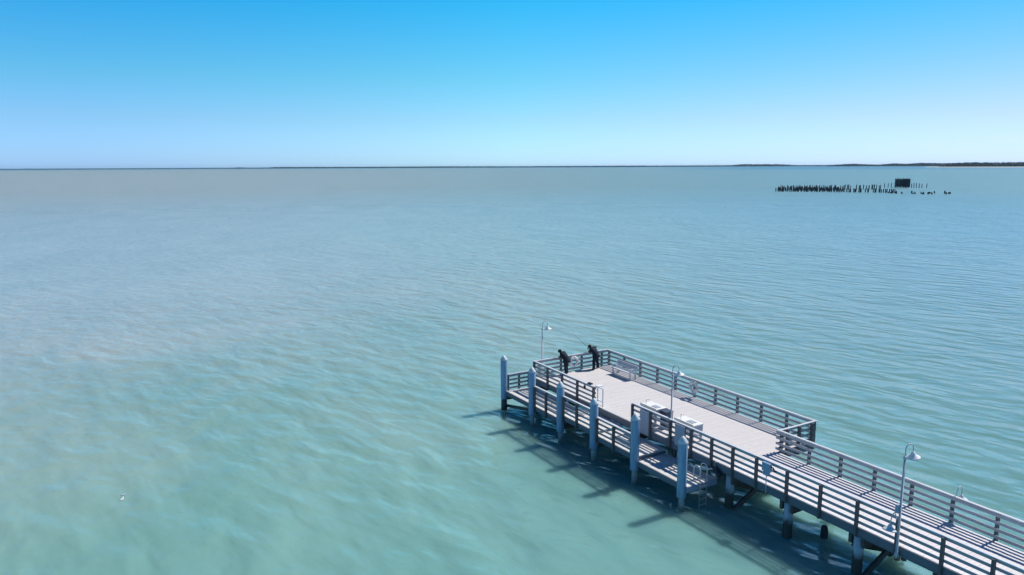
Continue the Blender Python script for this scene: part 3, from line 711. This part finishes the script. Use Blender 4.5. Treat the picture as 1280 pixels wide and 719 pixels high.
# ------------------------------------------------------------------ water
def water():
    m = MB(); n = 96; rad = [0, 1800, 14000]; vs = [(0, 0, 0)]
    for r in rad[1:]:
        for k in range(n): a = 2 * math.pi * k / n; vs.append((r * math.cos(a), r * math.sin(a), 0))
    fs = [(0, 1 + k, 1 + (k + 1) % n) for k in range(n)]
    for i in range(len(rad) - 2):
        for k in range(n): fs.append((1 + i * n + k, 1 + (i + 1) * n + k, 1 + (i + 1) * n + (k + 1) % n, 1 + i * n + (k + 1) % n))
    m.add(vs, fs)
    mt, nt, b = nodes('bay_water')
    tc = N(nt, 'ShaderNodeTexCoord')
    def noise(sx, sy, rot, detail, rough, dist=0.0):
        mp = N(nt, 'ShaderNodeMapping'); mp.inputs['Scale'].default_value = (sx, sy, 1); mp.inputs['Rotation'].default_value = (0, 0, math.radians(rot))
        mr_ = N(nt, 'ShaderNodeMapping'); mr_.inputs['Rotation'].default_value = (0, 0, math.radians(rot)); mp.inputs['Rotation'].default_value = (0, 0, 0)
        nt.links.new(tc.outputs['Object'], mr_.inputs[0]); nt.links.new(mr_.outputs[0], mp.inputs[0])
        k = N(nt, 'ShaderNodeTexNoise', i_Scale=1.0, i_Detail=detail, i_Roughness=rough, i_Distortion=dist); nt.links.new(mp.outputs[0], k.inputs['Vector'])
        return k.outputs['Fac']
    swell = noise(.085, .17, -14, 1, .4, .15); chop = noise(.24, .60, -10, 2, .45, .25); chop2 = noise(.50, .95, -24, 1.5, .45, .2); fine = noise(2.2, 4.2, -18, 2, .5, .1)
    gust = N(nt, 'ShaderNodeMapRange'); gust.inputs['From Min'].default_value = .35; gust.inputs['From Max'].default_value = .65; gust.inputs['To Min'].default_value = .7; gust.inputs['To Max'].default_value = 1.2
    nt.links.new(noise(.018, .03, 0, 2, .5), gust.inputs[0])
    sx = N(nt, 'ShaderNodeSeparateXYZ'); nt.links.new(tc.outputs['Object'], sx.inputs[0])
    calm = N(nt, 'ShaderNodeMapRange'); calm.interpolation_type = 'SMOOTHSTEP'; calm.inputs['From Min'].default_value = -45; calm.inputs['From Max'].default_value = 35; calm.inputs['To Min'].default_value = .52
    nt.links.new(math_(nt, 'MULTIPLY_ADD', sx.outputs[0], .55, sx.outputs[1]), calm.inputs[0])
    h = math_(nt, 'MULTIPLY', swell, WAVE[0])
    h = math_(nt, 'MULTIPLY_ADD', math_(nt, 'MULTIPLY', chop, gust.outputs[0]), WAVE[1], h)
    h = math_(nt, 'MULTIPLY_ADD', chop2, WAVE[2], h)
    h = math_(nt, 'MULTIPLY_ADD', fine, WAVE[3], h)
    h = math_(nt, 'MULTIPLY', h, calm.outputs[0])
    bp = N(nt, 'ShaderNodeBump', i_Strength=1.0, i_Distance=1.0); nt.links.new(h, bp.inputs['Height'])
    nt.links.new(bp.outputs[0], b.inputs['Normal'])
    # colour of the turbid water: green over the shallows by the pier, greyer silt further off, blue in the channel
    sx = N(nt, 'ShaderNodeSeparateXYZ'); nt.links.new(tc.outputs['Object'], sx.inputs[0])
    cloud = noise(.05, .085, 20, 4, .55, .6); big = noise(.008, .012, 0, 3, .5, .5)
    vd = N(nt, 'ShaderNodeVectorMath'); vd.operation = 'DISTANCE'; vd.inputs[1].default_value = (24, -12, 0); nt.links.new(tc.outputs['Object'], vd.inputs[0])
    dd = math_(nt, 'MULTIPLY_ADD', math_(nt, 'SUBTRACT', cloud, .5), 46, vd.outputs['Value'])
    shal = N(nt, 'ShaderNodeMapRange'); shal.interpolation_type = 'SMOOTHSTEP'; shal.inputs['From Min'].default_value = 4; shal.inputs['From Max'].default_value = 75
    nt.links.new(dd, shal.inputs[0])
    green, silt, blue = WATER_GREEN, WATER_SILT, WATER_BLUE
    c = mixc(nt, shal.outputs[0], green, silt)
    # bluer open bay towards +Y
    yb = N(nt, 'ShaderNodeMapRange'); yb.interpolation_type = 'SMOOTHSTEP'; yb.inputs['From Min'].default_value = -.5; yb.inputs['From Max'].default_value = .75
    v0 = N(nt, 'ShaderNodeVectorMath'); v0.operation = 'LENGTH'; nt.links.new(tc.outputs['Object'], v0.inputs[0])
    nt.links.new(math_(nt, 'DIVIDE', math_(nt, 'MULTIPLY_ADD', sx.outputs[0], .55, sx.outputs[1]), math_(nt, 'ADD', v0.outputs['Value'], 60.0)), yb.inputs[0])
    c = mixc(nt, math_(nt, 'MULTIPLY', yb.outputs[0], .95), c, WATER_BAY)
    # deep channel
    v2 = N(nt, 'ShaderNodeVectorMath'); v2.operation = 'LENGTH'; nt.links.new(tc.outputs['Object'], v2.inputs[0])
    ch = N(nt, 'ShaderNodeMapRange'); ch.interpolation_type = 'SMOOTHSTEP'; ch.inputs['From Min'].default_value = 2100; ch.inputs['From Max'].default_value = 3300
    nt.links.new(v2.outputs['Value'], ch.inputs[0])
    br = math_(nt, 'ARCTAN2', sx.outputs[1], math_(nt, 'MULTIPLY', sx.outputs[0], -1.0))
    bm = N(nt, 'ShaderNodeMapRange'); bm.interpolation_type = 'SMOOTHSTEP'; bm.inputs['From Min'].default_value = math.radians(40); bm.inputs['From Max'].default_value = math.radians(50); bm.inputs['To Min'].default_value = .0
    nt.links.new(br, bm.inputs[0])
    ch2 = N(nt, 'ShaderNodeMapRange'); ch2.interpolation_type = 'SMOOTHSTEP'; ch2.inputs['From Min'].default_value = 4500; ch2.inputs['From Max'].default_value = 7500; nt.links.new(v2.outputs['Value'], ch2.inputs[0])
    fd = N(nt, 'ShaderNodeMapRange'); fd.interpolation_type = 'SMOOTHSTEP'; fd.inputs['From Min'].default_value = 25; fd.inputs['From Max'].default_value = 260; nt.links.new(v2.outputs['Value'], fd.inputs[0])
    c = mixc(nt, fd.outputs[0], c, mixc(nt, 1.0, c, WATER_FAR, 'MULTIPLY'))
    chm = math_(nt, 'MAXIMUM', math_(nt, 'MULTIPLY', ch.outputs[0], bm.outputs[0]), math_(nt, 'MULTIPLY', ch2.outputs[0], .8))
    c = mixc(nt, math_(nt, 'MULTIPLY', chm, .9), c, blue)
    # drifting silt clouds
    cl = ramp(nt, [(.35, (.93, .95, .95)), (.65, (1.07, 1.05, 1.04))], cloud).outputs[0]
    c = mixc(nt, 1.0, c, cl, 'MULTIPLY')
    nt.links.new(c, b.inputs['Base Color'])
    rg_ = N(nt, 'ShaderNodeMapRange'); rg_.inputs['From Min'].default_value = 40; rg_.inputs['From Max'].default_value = 500; rg_.inputs['To Min'].default_value = .16; rg_.inputs['To Max'].default_value = .38
    nt.links.new(vd.outputs['Value'], rg_.inputs[0]); nt.links.new(rg_.outputs[0], b.inputs['Roughness'])   # unresolved chop far off
    b.inputs['IOR'].default_value = 1.33; b.inputs['Specular IOR Level'].default_value = .5
    b.inputs['Subsurface Weight'].default_value = WATER_SSS
    b.subsurface_method = 'BURLEY'; b.inputs['Subsurface Radius'].default_value = (.45, .5, .45); b.inputs['Subsurface Scale'].default_value = 3.0
    tag(m.build('water', mt), 'calm turquoise bay water', None, None, 'structure')
WAVE = (.28, .48, .23, .030)
WATER_FAR = (.88, .905, .94)
WATER_GREEN = (.180, .375, .325); WATER_SILT = (.345, .386, .348); WATER_BAY = (.138, .312, .322); WATER_BLUE = (.05, .20, .30); WATER_SSS = 1.0
water()

# ------------------------------------------------------------------ haze
def haze():
    m = MB(); m.box(-14400, 14400, -14400, 14400, -2.6, 38)
    mt = bpy.data.materials.new('haze_air'); mt.use_nodes = True; nt = mt.node_tree; nt.nodes.clear()
    o = nt.nodes.new('ShaderNodeOutputMaterial'); v = nt.nodes.new('ShaderNodeVolumePrincipled')
    v.inputs['Density'].default_value = HAZE; v.inputs['Color'].default_value = (.58, .84, 1, 1); v.inputs['Anisotropy'].default_value = .3
    nt.links.new(v.outputs[0], o.inputs['Volume'])
    tag(m.build('haze', mt), 'thin sea haze', None, None, 'stuff')
HAZE = 2.2e-5
haze()

# ------------------------------------------------------------------ light, sky, camera
SKY_TINT = [(0.0, (.50, .84, 1.40)), (.061, (.43, .72, .97)), (.112, (.294, .732, .858)), (.205, (.095, .75, .936)), (.40, (.05, .27, .45)), (1.0, (.04, .18, .33))]
w = bpy.data.worlds.new('World'); sc.world = w; w.use_nodes = True
nt = w.node_tree; bg = nt.nodes['Background']
sky = nt.nodes.new('ShaderNodeTexSky'); sky.sky_type = 'NISHITA'; sky.sun_disc = False
sky.sun_elevation = math.radians(SUN_ELEV); sky.sun_rotation = 0.0; sky.air_density = 1.0; sky.dust_density = 0.3; sky.ozone_density = 3.0
bg.inputs[1].default_value = 0.15
tcw = nt.nodes.new('ShaderNodeTexCoord'); sw = nt.nodes.new('ShaderNodeSeparateXYZ'); nt.links.new(tcw.outputs['Generated'], sw.inputs[0])
tint = ramp(nt, SKY_TINT, sw.outputs[2])
side_e = ramp(nt, [(0.0, (.88, .93, 1.05)), (.5, (1, 1, 1)), (.9, (1.27, .81, .96))], sw.outputs[1])
side_h = ramp(nt, [(0.0, (.82, .85, 1.05)), (.5, (1, 1, 1)), (.9, (1.00, .83, .97))], sw.outputs[1])
el_ = nt.nodes.new('ShaderNodeMapRange'); el_.inputs['From Min'].default_value = .01; el_.inputs['From Max'].default_value = .11; nt.links.new(sw.outputs[2], el_.inputs[0])
side = mixc(nt, el_.outputs[0], side_h.outputs[0], side_e.outputs[0])
nt.links.new(mixc(nt, 1.0, mixc(nt, 1.0, sky.outputs[0], tint.outputs[0], 'MULTIPLY'), side, 'MULTIPLY'), bg.inputs[0])
sl = bpy.data.lights.new('sun', 'SUN'); sl.energy = 4.6; sl.angle = math.radians(.5); sl.color = (1, .955, .89)
so = bpy.data.objects.new('sun', sl); COL.objects.link(so); so.location = (0, 60, 80)
e = math.radians(SUN_ELEV); sd = Vector((0.0, math.cos(e), math.sin(e)))
so.rotation_euler = sd.to_track_quat('Z', 'Y').to_euler()

cam = bpy.data.cameras.new('camera'); co = bpy.data.objects.new('camera', cam); COL.objects.link(co)
cam.sensor_width = 36; cam.lens = 911.99 * 36 / 1280; cam.clip_start = .5; cam.clip_end = 40000
pt, rl = .1647818, -.00426599
fw = Vector((-math.cos(YAW), math.sin(YAW), 0)); rg = Vector((math.sin(YAW), math.cos(YAW), 0)); zz = Vector((0, 0, 1))
F = fw * math.cos(pt) - zz * math.sin(pt); U = zz * math.cos(pt) + fw * math.sin(pt)
R_ = rg * math.cos(rl) + U * math.sin(rl); U_ = U * math.cos(rl) - rg * math.sin(rl)
mat = Matrix((R_, U_, -F)).transposed().to_4x4(); mat.translation = CAM
co.matrix_world = mat
sc.camera = co
vs_ = sc.view_settings; vs_.view_transform = 'Standard'; vs_.look = 'None'; vs_.exposure = 0.1; vs_.gamma = 1.0; vs_.use_curve_mapping = False
sc.cycles.max_bounces = 6; sc.cycles.volume_bounces = 0
